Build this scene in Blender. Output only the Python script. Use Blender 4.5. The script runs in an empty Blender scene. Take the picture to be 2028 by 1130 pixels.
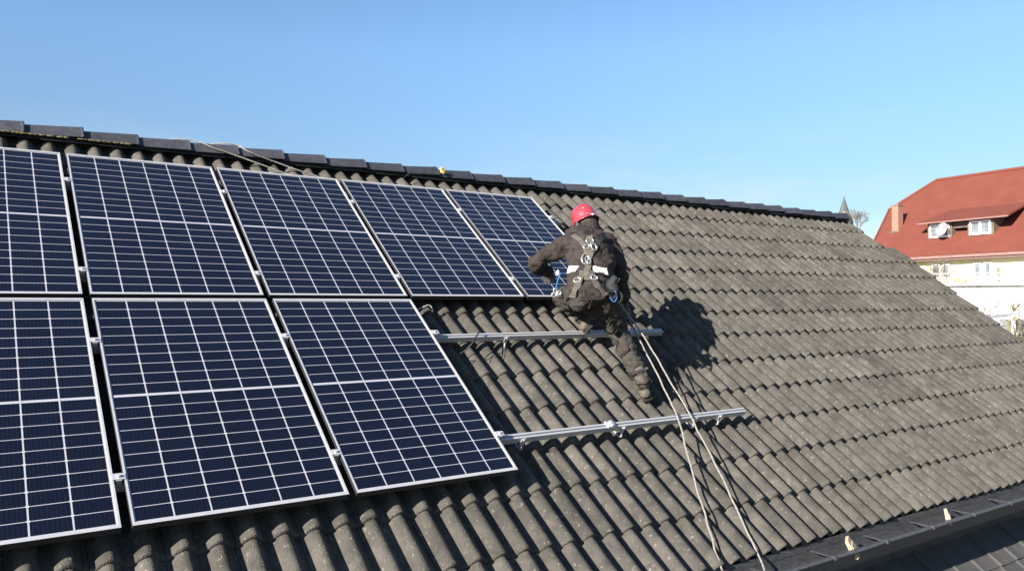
import bpy, math, random
from mathutils import Vector, Matrix, noise
from mathutils.bvhtree import BVHTree
random.seed(7)
C = bpy.context.scene.collection
scene = bpy.context.scene

# ------------------------------------------------------------------ camera
TH = math.radians(37.61)                      # pitch of the tiled roof
ct, st = math.cos(TH), math.sin(TH)
def PL(u, v, z=0.0):                          # roof coordinates (along ridge, up the slope, off the slope) -> world
    return Vector((u, ct*v - st*z, st*v + ct*z))
CAM = Vector((0.40043, -5.13568, -0.04242))
RX = Vector((0.819794, -0.572659, 0.0)); DN = Vector((0.0127363, 0.0182274, -0.9997527)); FW = Vector((0.572517, 0.819591, 0.0222362))
F = 1580.2
cam_d = bpy.data.cameras.new("camera"); cam = bpy.data.objects.new("camera", cam_d); C.objects.link(cam)
cam.matrix_world = Matrix(((RX.x, -DN.x, -FW.x, CAM.x), (RX.y, -DN.y, -FW.y, CAM.y), (RX.z, -DN.z, -FW.z, CAM.z), (0, 0, 0, 1)))
cam_d.sensor_width = 36.0; cam_d.sensor_fit = 'HORIZONTAL'; cam_d.lens = 36.0*F/2028.0
cam_d.clip_end = 3000; cam_d.clip_start = 0.05
scene.camera = cam

# ------------------------------------------------------------------ light
SUN = Vector((-0.89242, -0.21929, 0.39433)).normalized()
w = bpy.data.worlds.new("World"); scene.world = w; w.use_nodes = True
nt = w.node_tree; nt.nodes.clear()
out = nt.nodes.new('ShaderNodeOutputWorld'); bg = nt.nodes.new('ShaderNodeBackground')
sky = nt.nodes.new('ShaderNodeTexSky'); sky.sky_type = 'NISHITA'; sky.sun_disc = False
sky.sun_elevation = math.asin(SUN.z); sky.sun_rotation = math.atan2(SUN.x, SUN.y)
sky.altitude = 200; sky.air_density = 1.0; sky.dust_density = 0.25; sky.ozone_density = 2.5
bg.inputs['Strength'].default_value = 0.054
# faint wisps of cloud low over the horizon
tc = nt.nodes.new('ShaderNodeTexCoord'); mp = nt.nodes.new('ShaderNodeMapping'); mp.inputs['Scale'].default_value = (2.2, 2.2, 9)
nz = nt.nodes.new('ShaderNodeTexNoise'); nz.inputs['Scale'].default_value = 2.3; nz.inputs['Detail'].default_value = 6; nz.inputs['Roughness'].default_value = .6
cr = nt.nodes.new('ShaderNodeValToRGB'); cr.color_ramp.elements[0].position = .43; cr.color_ramp.elements[1].position = .70
sx = nt.nodes.new('ShaderNodeSeparateXYZ'); mr = nt.nodes.new('ShaderNodeMapRange')
mr.inputs['From Min'].default_value = .05; mr.inputs['From Max'].default_value = .22; mr.inputs['To Min'].default_value = .95; mr.inputs['To Max'].default_value = 0
mu = nt.nodes.new('ShaderNodeMath'); mu.operation = 'MULTIPLY'; mx = nt.nodes.new('ShaderNodeMix'); mx.data_type = 'RGBA'
mx.inputs['B'].default_value = (4.6, 5.1, 5.7, 1)
L = nt.links.new
L(tc.outputs['Generated'], mp.inputs['Vector']); L(mp.outputs['Vector'], nz.inputs['Vector']); L(nz.outputs['Fac'], cr.inputs['Fac'])
L(tc.outputs['Generated'], sx.inputs['Vector']); L(sx.outputs['Z'], mr.inputs['Value']); L(cr.outputs['Color'], mu.inputs[0]); L(mr.outputs['Result'], mu.inputs[1])
L(mu.outputs[0], mx.inputs['Factor']); hs_ = nt.nodes.new('ShaderNodeHueSaturation'); hs_.inputs['Saturation'].default_value = 1.08; hs_.inputs['Hue'].default_value = .501; hs_.inputs['Value'].default_value = 1.25
L(sky.outputs['Color'], hs_.inputs['Color']); 
ml = nt.nodes.new('ShaderNodeMix'); ml.data_type = 'RGBA'; ml.blend_type = 'MULTIPLY'; ml.inputs['Factor'].default_value = 1.0
m2 = nt.nodes.new('ShaderNodeMapRange'); m2.inputs['From Min'].default_value = .11; m2.inputs['From Max'].default_value = .30; m2.inputs['To Min'].default_value = .60; m2.inputs['To Max'].default_value = 1.0
L(sx.outputs['Z'], m2.inputs['Value']); L(hs_.outputs['Color'], ml.inputs['A']); L(m2.outputs['Result'], ml.inputs['B']); L(ml.outputs['Result'], mx.inputs['A']); L(mx.outputs['Result'], bg.inputs['Color']); L(bg.outputs['Background'], out.inputs['Surface'])
sl = bpy.data.lights.new("sun", 'SUN'); so = bpy.data.objects.new("sun", sl); C.objects.link(so)
sl.energy = 5.0; sl.angle = math.radians(0.5); sl.color = (1.0, .93, .82)
so.rotation_euler = SUN.to_track_quat('Z', 'Y').to_euler()
scene.view_settings.view_transform = 'Standard'; scene.view_settings.look = 'None'
scene.view_settings.exposure = 1.66; scene.view_settings.gamma = 1.0

# ------------------------------------------------------------------ helpers
def ray(px, py):
    return RX*((px-1014)/F) + DN*((py-565)/F) + FW
def rp(px, py, h=0.0):                        # point of the plane h off the roof seen at a photo position
    n = Vector((0, -st, ct)); r = ray(px, py)
    return CAM + r*((h - CAM.dot(n))/r.dot(n))
def tagit(o, label=None, cat=None, group=None, kind=None):
    if label: o['label'] = label
    if cat: o['category'] = cat
    if group: o['group'] = group
    if kind: o['kind'] = kind
    return o
def empty(name, loc=(0, 0, 0), rot=(0, 0, 0), label=None, cat=None, group=None):
    o = bpy.data.objects.new(name, None); o.empty_display_size = .1; o.location = loc; o.rotation_euler = rot; C.objects.link(o)
    return tagit(o, label, cat, group)
class MB:
    def __init__(s): s.v = []; s.f = []; s.m = []; s.t = []; s.tint = 0.5
    def add(s, vs, fs, mi=0, smooth=False):
        b = len(s.v); s.v += [Vector(p) for p in vs]
        for f in fs: s.f.append([b+i for i in f]); s.m.append(mi); s.t.append((smooth, s.tint))
    def box(s, c, d, mi=0, M=None, taper=1.0):
        x, y, z = d[0]/2, d[1]/2, d[2]/2
        vs = [Vector((sx*x*(taper if sz > 0 else 1), sy*y*(taper if sz > 0 else 1), sz*z)) for sz in (-1, 1) for sy in (-1, 1) for sx in (-1, 1)]
        if M is not None: vs = [M @ p for p in vs]
        s.add([p+Vector(c) for p in vs], [(0, 2, 3, 1), (4, 5, 7, 6), (0, 1, 5, 4), (2, 6, 7, 3), (0, 4, 6, 2), (1, 3, 7, 5)], mi)
    def tube(s, pts, r, seg=8, mi=0, cap=True, closed=False):
        pts = [Vector(p) for p in pts]; n = len(pts); rs = r if isinstance(r, (list, tuple)) else [r]*n
        vs = []; pn = None
        for i, p in enumerate(pts):
            if closed: t = pts[(i+1) % n]-pts[i-1]
            else: t = pts[min(i+1, n-1)]-pts[max(i-1, 0)]
            t.normalize()
            if pn is None: pn = t.orthogonal().normalized()
            pn = (pn - t*pn.dot(t)).normalized(); bn = t.cross(pn)
            for k in range(seg):
                a = 2*math.pi*k/seg; vs.append(p + (pn*math.cos(a)+bn*math.sin(a))*rs[i])
        fs = []
        for i in range(n if closed else n-1):
            j = (i+1) % n
            for k in range(seg): fs.append((i*seg+k, i*seg+(k+1) % seg, j*seg+(k+1) % seg, j*seg+k))
        s.add(vs, fs, mi, True)
        if cap and not closed:
            s.add(vs[:seg], [tuple(range(seg))[::-1]], mi); s.add(vs[-seg:], [tuple(range(seg))], mi)
    def ball(s, c, r, mi=0, seg=12, rings=8, M=None):
        r = Vector((r, r, r)) if not isinstance(r, (tuple, list, Vector)) else Vector(r)
        vs = []
        for i in range(rings+1):
            a = math.pi*i/rings
            for k in range(seg):
                b = 2*math.pi*k/seg; p = Vector((r.x*math.sin(a)*math.cos(b), r.y*math.sin(a)*math.sin(b), r.z*math.cos(a)))
                if M is not None: p = M @ p
                vs.append(p+Vector(c))
        fs = [(i*seg+k, (i+1)*seg+k, (i+1)*seg+(k+1) % seg, i*seg+(k+1) % seg) for i in range(rings) for k in range(seg)]
        s.add(vs, fs, mi, True)
    def build(s, name, mats, parent=None, matrix=None, label=None):
        me = bpy.data.meshes.new(name); me.from_pydata(s.v, [], s.f)
        if not isinstance(mats, (list, tuple)): mats = [mats]
        for m in mats: me.materials.append(m)
        me.polygons.foreach_set('material_index', s.m); me.polygons.foreach_set('use_smooth', [t[0] for t in s.t])
        a = me.attributes.new('tint', 'FLOAT', 'FACE'); a.data.foreach_set('value', [t[1] for t in s.t])
        me.update()
        o = bpy.data.objects.new(name, me); C.objects.link(o)
        if parent is not None: o.parent = parent
        if matrix is not None: o.matrix_basis = matrix
        if label: o['label'] = label
        return o

# ------------------------------------------------------------------ materials
def mat(name, col, rough=.7, metal=0.0, col2=None, scale=8.0, bump=0.0, bscale=60.0, detail=6, spec=.5, tint=0.0, coat=0.0, speck=None, stretch=None, lo=.35, hi=.65, spos=.68):
    m = bpy.data.materials.new(name); m.use_nodes = True; t = m.node_tree; b = t.nodes['Principled BSDF']; lk = t.links.new
    b.inputs['Roughness'].default_value = rough; b.inputs['Metallic'].default_value = metal
    b.inputs['Specular IOR Level'].default_value = spec; b.inputs['Coat Weight'].default_value = coat; b.inputs['Coat Roughness'].default_value = .08
    b.inputs['Base Color'].default_value = (*col, 1)
    tcn = t.nodes.new('ShaderNodeTexCoord'); vec = tcn.outputs['Object']
    if stretch:
        mpn = t.nodes.new('ShaderNodeMapping'); mpn.inputs['Scale'].default_value = stretch; lk(vec, mpn.inputs['Vector']); vec = mpn.outputs['Vector']
    last = None
    if col2:
        n = t.nodes.new('ShaderNodeTexNoise'); n.inputs['Scale'].default_value = scale; n.inputs['Detail'].default_value = detail; n.inputs['Roughness'].default_value = .65
        r = t.nodes.new('ShaderNodeValToRGB'); r.color_ramp.elements[0].position = lo; r.color_ramp.elements[1].position = hi
        r.color_ramp.elements[0].color = (*col, 1); r.color_ramp.elements[1].color = (*col2, 1)
        lk(vec, n.inputs['Vector']); lk(n.outputs['Fac'], r.inputs['Fac']); last = r.outputs['Color']
    if speck:
        n = t.nodes.new('ShaderNodeTexNoise'); n.inputs['Scale'].default_value = speck[1]; n.inputs['Detail'].default_value = 3
        r = t.nodes.new('ShaderNodeValToRGB'); r.color_ramp.elements[0].position = spos; r.color_ramp.elements[1].position = spos+.07
        mxx = t.nodes.new('ShaderNodeMix'); mxx.data_type = 'RGBA'; mxx.inputs['B'].default_value = (*speck[0], 1)
        if last: lk(last, mxx.inputs['A'])
        else: mxx.inputs['A'].default_value = (*col, 1)
        lk(vec, n.inputs['Vector']); lk(n.outputs['Fac'], r.inputs['Fac']); lk(r.outputs['Color'], mxx.inputs['Factor']); last = mxx.outputs['Result']
    if tint:
        a = t.nodes.new('ShaderNodeAttribute'); a.attribute_name = 'tint'
        h = t.nodes.new('ShaderNodeHueSaturation'); mm = t.nodes.new('ShaderNodeMapRange'); mm.inputs['To Min'].default_value = 1-tint; mm.inputs['To Max'].default_value = 1+tint
        lk(a.outputs['Fac'], mm.inputs['Value']); lk(mm.outputs['Result'], h.inputs['Value'])
        if last: lk(last, h.inputs['Color'])
        else: h.inputs['Color'].default_value = (*col, 1)
        last = h.outputs['Color']
    if last: lk(last, b.inputs['Base Color'])
    if bump:
        n = t.nodes.new('ShaderNodeTexNoise'); n.inputs['Scale'].default_value = bscale; n.inputs['Detail'].default_value = 5
        bp = t.nodes.new('ShaderNodeBump'); bp.inputs['Strength'].default_value = bump; bp.inputs['Distance'].default_value = .01
        lk(vec, n.inputs['Vector']); lk(n.outputs['Fac'], bp.inputs['Height']); lk(bp.outputs['Normal'], b.inputs['Normal'])
    return m
M = {}
M['tile'] = mat('concrete_tile', (.029, .0268, .0238), .9, col2=(.083, .0765, .0675), lo=.27, hi=.72, scale=9, bump=.8, bscale=120, tint=.24, speck=((.125, .119, .105), 42), detail=10, spec=.25, spos=.635)
M['ridge'] = mat('ridge_tile', (.020, .021, .030), .6, col2=(.040, .040, .046), scale=14, bump=.35, bscale=90, tint=.25, speck=((0.0980, 0.0840, 0.0420), 70), spos=.72)
M['lichen'] = mat('lichen', (0.1960, 0.1540, 0.0560), .9, col2=(0.0700, 0.0630, 0.0420), scale=26, bump=.6)
M['flat_tile'] = mat('flat_tile', (.040, .039, .040), .75, col2=(.058, .056, .055), scale=6, bump=.3, bscale=90, tint=.14)
M['dark'] = mat('dark_vent', (0.0084, 0.0084, 0.0098), .8, col2=(0.0210, 0.0210, 0.0245), scale=40)
M['fascia'] = mat('black_fascia', (0.0140, 0.0140, 0.0168), .45, col2=(0.0315, 0.0315, 0.0364), scale=9, bump=.1)
M['gutter'] = mat('gutter_metal', (.026, .026, .029), .5, metal=.1, col2=(.082, .082, .086), scale=22, bump=.15, stretch=(1, 8, 8))
M['alu'] = mat('aluminium', (.36, .365, .38), .40, metal=.30, col2=(.44, .44, .46), scale=30, bump=.06, bscale=200, stretch=(.3, 6, 6))
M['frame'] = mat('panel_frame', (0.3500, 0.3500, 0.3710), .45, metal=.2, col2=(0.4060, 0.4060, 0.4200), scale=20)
M['frame_side_shade'] = mat('panel_frame_side_shade', (.014, .0145, .017), .6, metal=.0)  # frame colour darkened to near black, painting in the shade on its sides
M['backsheet'] = mat('backsheet', (.35, .35, .38), .35, col2=(.31, .31, .34), scale=9, coat=.4)
M['rope'] = mat('rope', (.24, .228, .205), .85, col2=(.15, .14, .125), scale=90, bump=.5, bscale=300)
M['black'] = mat('black_cable', (0.0084, 0.0084, 0.0098), .5)
M['white_cable'] = mat('white_cable', (0.4200, 0.4200, 0.4200), .6)
M['wood'] = mat('pale_wood', (0.2940, 0.2170, 0.1470), .8, col2=(0.3640, 0.2870, 0.1960), scale=18, bump=.3, stretch=(6, 6, 1))
M['yellow'] = mat('yellow_foam', (0.5250, 0.2940, 0.0350), .9, col2=(0.5950, 0.5250, 0.3150), scale=60, bump=.7, lo=.45, hi=.6)
M['wall_main'] = mat('render_wall', (0.0350, 0.0350, 0.0385), .9, col2=(0.0560, 0.0560, 0.0595), scale=4)
# solar cells: fine vertical fingers between rounded corners
def cell_material():
    m = bpy.data.materials.new('solar_cell'); m.use_nodes = True; t = m.node_tree; b = t.nodes['Principled BSDF']; lk = t.links.new
    tcn = t.nodes.new('ShaderNodeTexCoord'); s = t.nodes.new('ShaderNodeSeparateXYZ'); lk(tcn.outputs['Object'], s.inputs[0])
    a = t.nodes.new('ShaderNodeMath'); a.operation = 'MULTIPLY'; a.inputs[1].default_value = 1/.0178; lk(s.outputs['X'], a.inputs[0])
    f = t.nodes.new('ShaderNodeMath'); f.operation = 'FRACT'; lk(a.outputs[0], f.inputs[0])
    g = t.nodes.new('ShaderNodeMath'); g.operation = 'LESS_THAN'; g.inputs[1].default_value = .07; lk(f.outputs[0], g.inputs[0])
    n = t.nodes.new('ShaderNodeTexNoise'); n.inputs['Scale'].default_value = 3.0; n.inputs['Detail'].default_value = 4; lk(tcn.outputs['Object'], n.inputs['Vector'])
    r = t.nodes.new('ShaderNodeValToRGB'); r.color_ramp.elements[0].color = (.0014, .0017, .0052, 1); r.color_ramp.elements[1].color = (.0022, .0026, .0076, 1)
    lk(n.outputs['Fac'], r.inputs['Fac'])
    at = t.nodes.new('ShaderNodeAttribute'); at.attribute_name = 'tint'; h = t.nodes.new('ShaderNodeHueSaturation'); mm = t.nodes.new('ShaderNodeMapRange')
    mm.inputs['To Min'].default_value = .85; mm.inputs['To Max'].default_value = 1.15; lk(at.outputs['Fac'], mm.inputs['Value']); lk(mm.outputs['Result'], h.inputs['Value']); lk(r.outputs['Color'], h.inputs['Color'])
    mxx = t.nodes.new('ShaderNodeMix'); mxx.data_type = 'RGBA'; mxx.inputs['B'].default_value = (.012, .013, .028, 1)
    lk(g.outputs[0], mxx.inputs['Factor']); lk(h.outputs['Color'], mxx.inputs['A']); lk(mxx.outputs['Result'], b.inputs['Base Color'])
    b.inputs['Roughness'].default_value = .35; b.inputs['Coat Weight'].default_value = .7
    n2 = t.nodes.new('ShaderNodeTexNoise'); n2.inputs['Scale'].default_value = 2.2; n2.inputs['Detail'].default_value = 6; r2 = t.nodes.new('ShaderNodeMapRange'); r2.inputs['From Min'].default_value = .3; r2.inputs['From Max'].default_value = .7; r2.inputs['To Min'].default_value = .03; r2.inputs['To Max'].default_value = .22
    lk(tcn.outputs['Object'], n2.inputs['Vector']); lk(n2.outputs['Fac'], r2.inputs['Value']); lk(r2.outputs['Result'], b.inputs['Coat Roughness']); b.inputs['Specular IOR Level'].default_value = .3
    return m
M['cell'] = cell_material()

# ------------------------------------------------------------------ the tiled house
EDGES = [-2.487, -2.120, -1.745, -1.415, -1.072, -.724, -.378, -.045, .297, .652, 1.008, 1.379, 1.769, 2.14]
WAVE = .1537; U0 = -2.0; CREST0 = .655; URAKE = 11.5
HR = .053; ZB = -.173
house = empty('tiled_house', (0, 0, 0), (0, 0, 0), 'dark roofed house with wavy grey brown concrete tiles under the solar panels', 'house')
def profile(x):                               # x: offset from a crest in waves (-.5 .. .5)
    a = abs(x)/.352
    return HR*(.55*(1-a**1.6)+.45*(1-a*a)**.6) if a < 1 else -.003*math.cos((abs(x)-.43)/.07*math.pi/2)
PX = [-.5, -.44, -.39, -.36, -.352, -.335, -.30, -.24, -.17, -.09, 0, .09, .17, .24, .30, .335, .352, .36, .39, .44, .5]
def rake(v): return 11.36+max(0, 1.4-v)*.17
def slope_tiles(name, mirror=False):
    mb = MB()
    first = int(math.floor((U0-CREST0)/WAVE)); 
    top = EDGES[-1]
    for r in range(len(EDGES)-1):
        v0 = EDGES[r]; v1 = EDGES[r+1]+.05 if r < len(EDGES)-2 else top
        k = first; last = int(math.floor((rake(v0)-CREST0)/WAVE))
        while k <= last:
            nw = 2
            jz = random.uniform(-.0022, .0022); jv = random.uniform(-.006, .006); jr = random.uniform(-.006, .006); mb.tint = min(1, max(0, random.gauss(.5, .22)))
            us = []; 
            for q in range(nw):
                c = CREST0 + (k+q)*WAVE
                for x in PX[(1 if q else 0):]: us.append((c + x*WAVE, x))
            us[0] = (us[0][0]+.0015, us[0][1]); us[-1] = (us[-1][0]-.0015, us[-1][1])
            rows = [(-.0008, -.026), (0, -.004), (.006, 0), (.02, .001), (.5, None), (1.0, None)]
            vs = []; nu = len(us)
            for (tv, dz) in rows:
                for (u, x) in us:
                    vv = v0 + jv + (tv if tv < .1 else tv*(v1-v0-jv)) + jr*(u-us[0][0])/.3
                    if tv == 1.0: vv = v1
                    t = (vv-v0)/(v1-v0)
                    z = ZB + .030*(1-t) + profile(x) + jz*(1-t) + (dz if dz is not None else 0)
                    z += .0016*noise.noise(Vector((u*23, vv*17, r)))
                    if mirror: 
                        p = PL(u, vv, z); p.y = 2*YR - p.y
                    else: p = PL(u, vv, z)
                    vs.append(p)
            fs = []
            for i in range(len(rows)-1):
                for j in range(nu-1):
                    q4 = (i*nu+j, i*nu+j+1, (i+1)*nu+j+1, (i+1)*nu+j)
                    fs.append(q4[::-1] if mirror else q4)
            mb.add(vs, fs, 0, True)
            # side edge faces of the tile's overlap
            k += nw
    return mb.build(name, M['tile'], house)
YR = PL(0, 2.15, -.12).y; ZR = PL(0, 2.15, -.12).z
slope_tiles('tiled_roof')
slope_tiles('tiled_roof', True)
# underlay boards beneath the tiles and verge boards at the right end
mb = MB(); zz = -.19
def slab(mb, u0, u1, v0, v1, z0, z1, mi=0):
    ps = [PL(u, v, z) for z in (z0, z1) for v in (v0, v1) for u in (u0, u1)]
    mb.add(ps, [(0, 2, 3, 1), (4, 5, 7, 6), (0, 1, 5, 4), (2, 6, 7, 3), (0, 4, 6, 2), (1, 3, 7, 5)], mi)
slab(mb, U0, 11.3, -2.45, 2.14, -.24, -.185)
mb.build('roof_deck', M['dark'], house)
mb = MB()
for (va, vb) in ((-2.47, 1.4), (1.4, 2.1)):
    ps = [PL(rake(v)+d, v, z) for z in (-.30, -.17) for v in (va, vb) for d in (-.03, 0)]; mb.add(ps, [(0, 2, 3, 1), (4, 5, 7, 6), (0, 1, 5, 4), (2, 6, 7, 3), (0, 4, 6, 2), (1, 3, 7, 5)])
mb.build('verge_board', M['fascia'], house)
# ridge vent strip + ridge tiles
mb = MB()
for s in (-1, 1):
    mb.add([Vector((U0, YR+s*.105, ZR-.05)), Vector((11.28, YR+s*.105, ZR-.05)), Vector((11.28, YR+s*.07, ZR+.01)), Vector((U0, YR+s*.07, ZR+.01))], [(0, 1, 2, 3)])
mb.add([Vector((U0, YR-.07, ZR+.01)), Vector((11.28, YR-.07, ZR+.01)), Vector((11.28, YR+.07, ZR+.01)), Vector((U0, YR+.07, ZR+.01))], [(0, 1, 2, 3)])
mb.build('ridge_vent', M['dark'], house)
def ridge_cap(u0, ln, lich, rnd):
    mb = MB(); mb.tint = random.random()
    prof = [(-.128, -.030), (-.122, -.014), (-.075, .042), (-.045, .060), (0, .066), (.045, .060), (.075, .042), (.122, -.014), (.128, -.030)]
    st_ = [(-.03, .89, -.012), (.0, .90, -.009), (.5, .95, -.002), (.965, 1.01, .005), (.975, 1.02, .007), (1.0, 1.02, .007), (1.012, 1.0, .004), (1.012, .90, -.012)]
    vs = []
    for (t, s, dz) in st_:
        for (y, z) in prof:
            n_ = .0022*noise.noise(Vector(((u0+t*ln)*20, y*30, z*30)))
            vs.append(Vector((u0+t*ln, YR+y*s+rnd[0], ZR+.012+z*s+dz+n_+rnd[1]+rnd[2]*t)))
    n = len(prof); fs = [(i*n+j, (i+1)*n+j, (i+1)*n+j+1, i*n+j+1) for i in range(len(st_)-1) for j in range(n-1)]
    mb.add(vs, fs, 0, False)
    if lich:                                   # mossy mortar line along the lower lip
        for i in range(14):
            if random.random() < .3: continue
            u = u0+ln*(i+.5)/14+random.uniform(-.01, .01)
            mb.ball((u, YR-.128+rnd[0], ZR-.022), (.022+.01*random.random(), .006, .005+.004*random.random()), 1, 8, 5)
    return mb.build('ridge_tile', [M['ridge'], M['lichen']], house)
CAPS = [-1.9+.385*i for i in range(7)]
cap_us = [.8+.387*i for i in range(-7, 28)]
for i, u in enumerate(cap_us):
    ln = .387
    if u > 11.1: break
    if u+ln > 11.30: ln = 11.30-u
    ridge_cap(u, ln, -.5 < u < 1.4, (random.uniform(-.004, .004), random.uniform(-.003, .003), random.uniform(-.004, .006)))
# eave: fascia, gutter, brackets
mb = MB(); ye = PL(0, -2.487, -.12).y; ze = PL(0, -2.487, -.12).z
mb.box(((U0+URAKE)/2, ye+.05, ze-.16), (URAKE-U0, .03, .24)); mb.build('fascia', M['fascia'], house)
mb = MB(); mb.box(((U0+URAKE)/2, ye+.02, ze-.052), (URAKE-U0, .004, .05)); mb.build('eave_flashing', M['gutter'], house)
gx0, gx1 = U0, URAKE+.1
gprof = [(.02, -.10), (.018, -.16), (.0, -.20), (-.035, -.222), (-.075, -.215), (-.102, -.185), (-.110, -.14), (-.110, -.112), (-.114, -.104), (-.158, -.102), (-.162, -.110), (-.158, -.116), (-.124, -.120), (-.120, -.15), (-.113, -.19), (-.08, -.225), (-.035, -.233), (.004, -.211)]
mb = MB(); n = len(gprof); nseg = 46
vs = [Vector((gx0+(gx1-gx0)*i/nseg, ye+y+.004*noise.noise(Vector((i*.9, 1, 0))), ze+z+.022+.004*noise.noise(Vector((i*.7, 5, 0))))) for i in range(nseg+1) for (y, z) in gprof]
mb.add(vs, [(i*n+j, (i+1)*n+j, (i+1)*n+j+1, i*n+j+1) for i in range(nseg) for j in range(n-1)], 0, True)
gut = mb.build('gutter', M['gutter'], house)
u = -1.7
while u < URAKE:
    mb = MB(); mb.box((u, ye-.045, ze-.082), (.028, .16, .004)); mb.box((u, ye+.033, ze-.13), (.028, .004, .10)); mb.box((u, ye-.150, ze-.086), (.028, .03, .022))
    mb.build('gutter_bracket', M['gutter'], gut); u += .62
# walls under the eave and the gable
mb = MB(); yw = -1.585; zb = -6.5
mb.add([(U0, yw, zb), (URAKE-.3, yw, zb), (URAKE-.3, yw, PL(0, -2.0, -.25).z), (U0, yw, PL(0, -2.0, -.25).z)], [(0, 1, 2, 3)])
yb = 2*YR-yw
for x in (U0+.02, URAKE-.3): mb.add([(x, yw, zb), (x, yb, zb), (x, yb, -1.4), (x, YR, ZR-.12), (x, yw, -1.4)], [(0, 1, 2, 3, 4)])
mb.add([(U0, yb, zb), (URAKE-.3, yb, zb), (URAKE-.3, yb, -1.4), (U0, yb, -1.4)], [(3, 2, 1, 0)])
mb.build('wall', M['wall_main'], house)
mb = MB(); mb.add([(U0, yw, ze-.27), (URAKE, yw, ze-.27), (URAKE, ye+.05, ze-.27), (U0, ye+.05, ze-.27)], [(0, 1, 2, 3)]); mb.build('soffit', M['fascia'], house)

# ------------------------------------------------------------------ lower roof beside the house
low = empty('lower_annex', (0, 0, 0), (0, 0, 0), 'lower roof of flat dark grey tiles beyond the gutter at bottom right', 'annex roof')
mb = MB(); TW = .30; g = .35; ZL = -.70
v = -2.54; r = 0
while v > -7.4:
    k = int(-2/TW)
    while k*TW < 12.6:
        u = k*TW + (0 if r % 2 == 0 else .0); mb.tint = min(1, max(0, random.gauss(.5, .25)))
        jz = random.uniform(0, .004); jv = random.uniform(-.004, .004)
        us = [(u+.002, .004), (u+.014, .014), (u+.045, .014), (u+.058, .002), (u+.15, -.002), (u+.285, .001), (u+.298, .004)]
        rows = [(0, -.016), (.002, -.002), (.012, 0), (.30, 0), (1, 0)]
        vs = []
        v0 = v-g+jv
        for tv, dz in rows:
            for (uu, hz) in us:
                vv = v0+tv*(g+.05 if tv > .2 else 1)
                vs.append(PL(uu, vv, ZL + .02*(1-(vv-v0)/g) + hz + dz + jz))
        nn = len(us); mb.add(vs, [(i*nn+j, i*nn+j+1, (i+1)*nn+j+1, (i+1)*nn+j) for i in range(4) for j in range(nn-1)], 0, False)
        k += 1
    v -= g; r += 1
mb.build('flat_tile_roof', M['flat_tile'], low)
mb = MB(); slab(mb, -2, 12.6, v, -2.56, ZL-.2, ZL-.03)
a = PL(0, v+.15, ZL-.2)
mb.add([(-2, a.y, zb), (12.4, a.y, zb), (12.4, a.y, a.z), (-2, a.y, a.z)], [(0, 1, 2, 3)]); mb.add([(12.4, a.y, zb), (12.4, yw, zb), (12.4, yw, -2.2), (12.4, a.y, a.z)], [(0, 1, 2, 3)])
mb.build('annex_wall', M['wall_main'], low)
# pale wood offcuts on the gutter
def wedge(px, py, hgt, wd, lean, label):
    p = rp(px, py, -.17); mb = MB(); Mx = Matrix.Rotation(lean, 3, 'Y') @ Matrix.Rotation(-.25, 3, 'X') @ Matrix.Rotation(.5, 3, 'Z')
    mb.box(Mx @ Vector((0, 0, hgt/2)), (wd, .035, hgt), 0, Mx, .62)
    mb.box(Mx @ Vector((0, -.012, hgt*.35)), (wd*.8, .02, hgt*.7), 0, Mx, .7)
    o = mb.build('wood_offcut', M['wood'], None, Matrix.Translation(p)); tagit(o, label, 'wood offcut', 'pale wood offcuts in the gutter')
wedge(1880, 1038, .12, .13, .0, 'pale wood offcut standing upright in the gutter at the far right')
wedge(1696, 1098, .13, .11, -.5, 'pale wood offcut leaning over in the gutter nearer the ropes')

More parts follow.
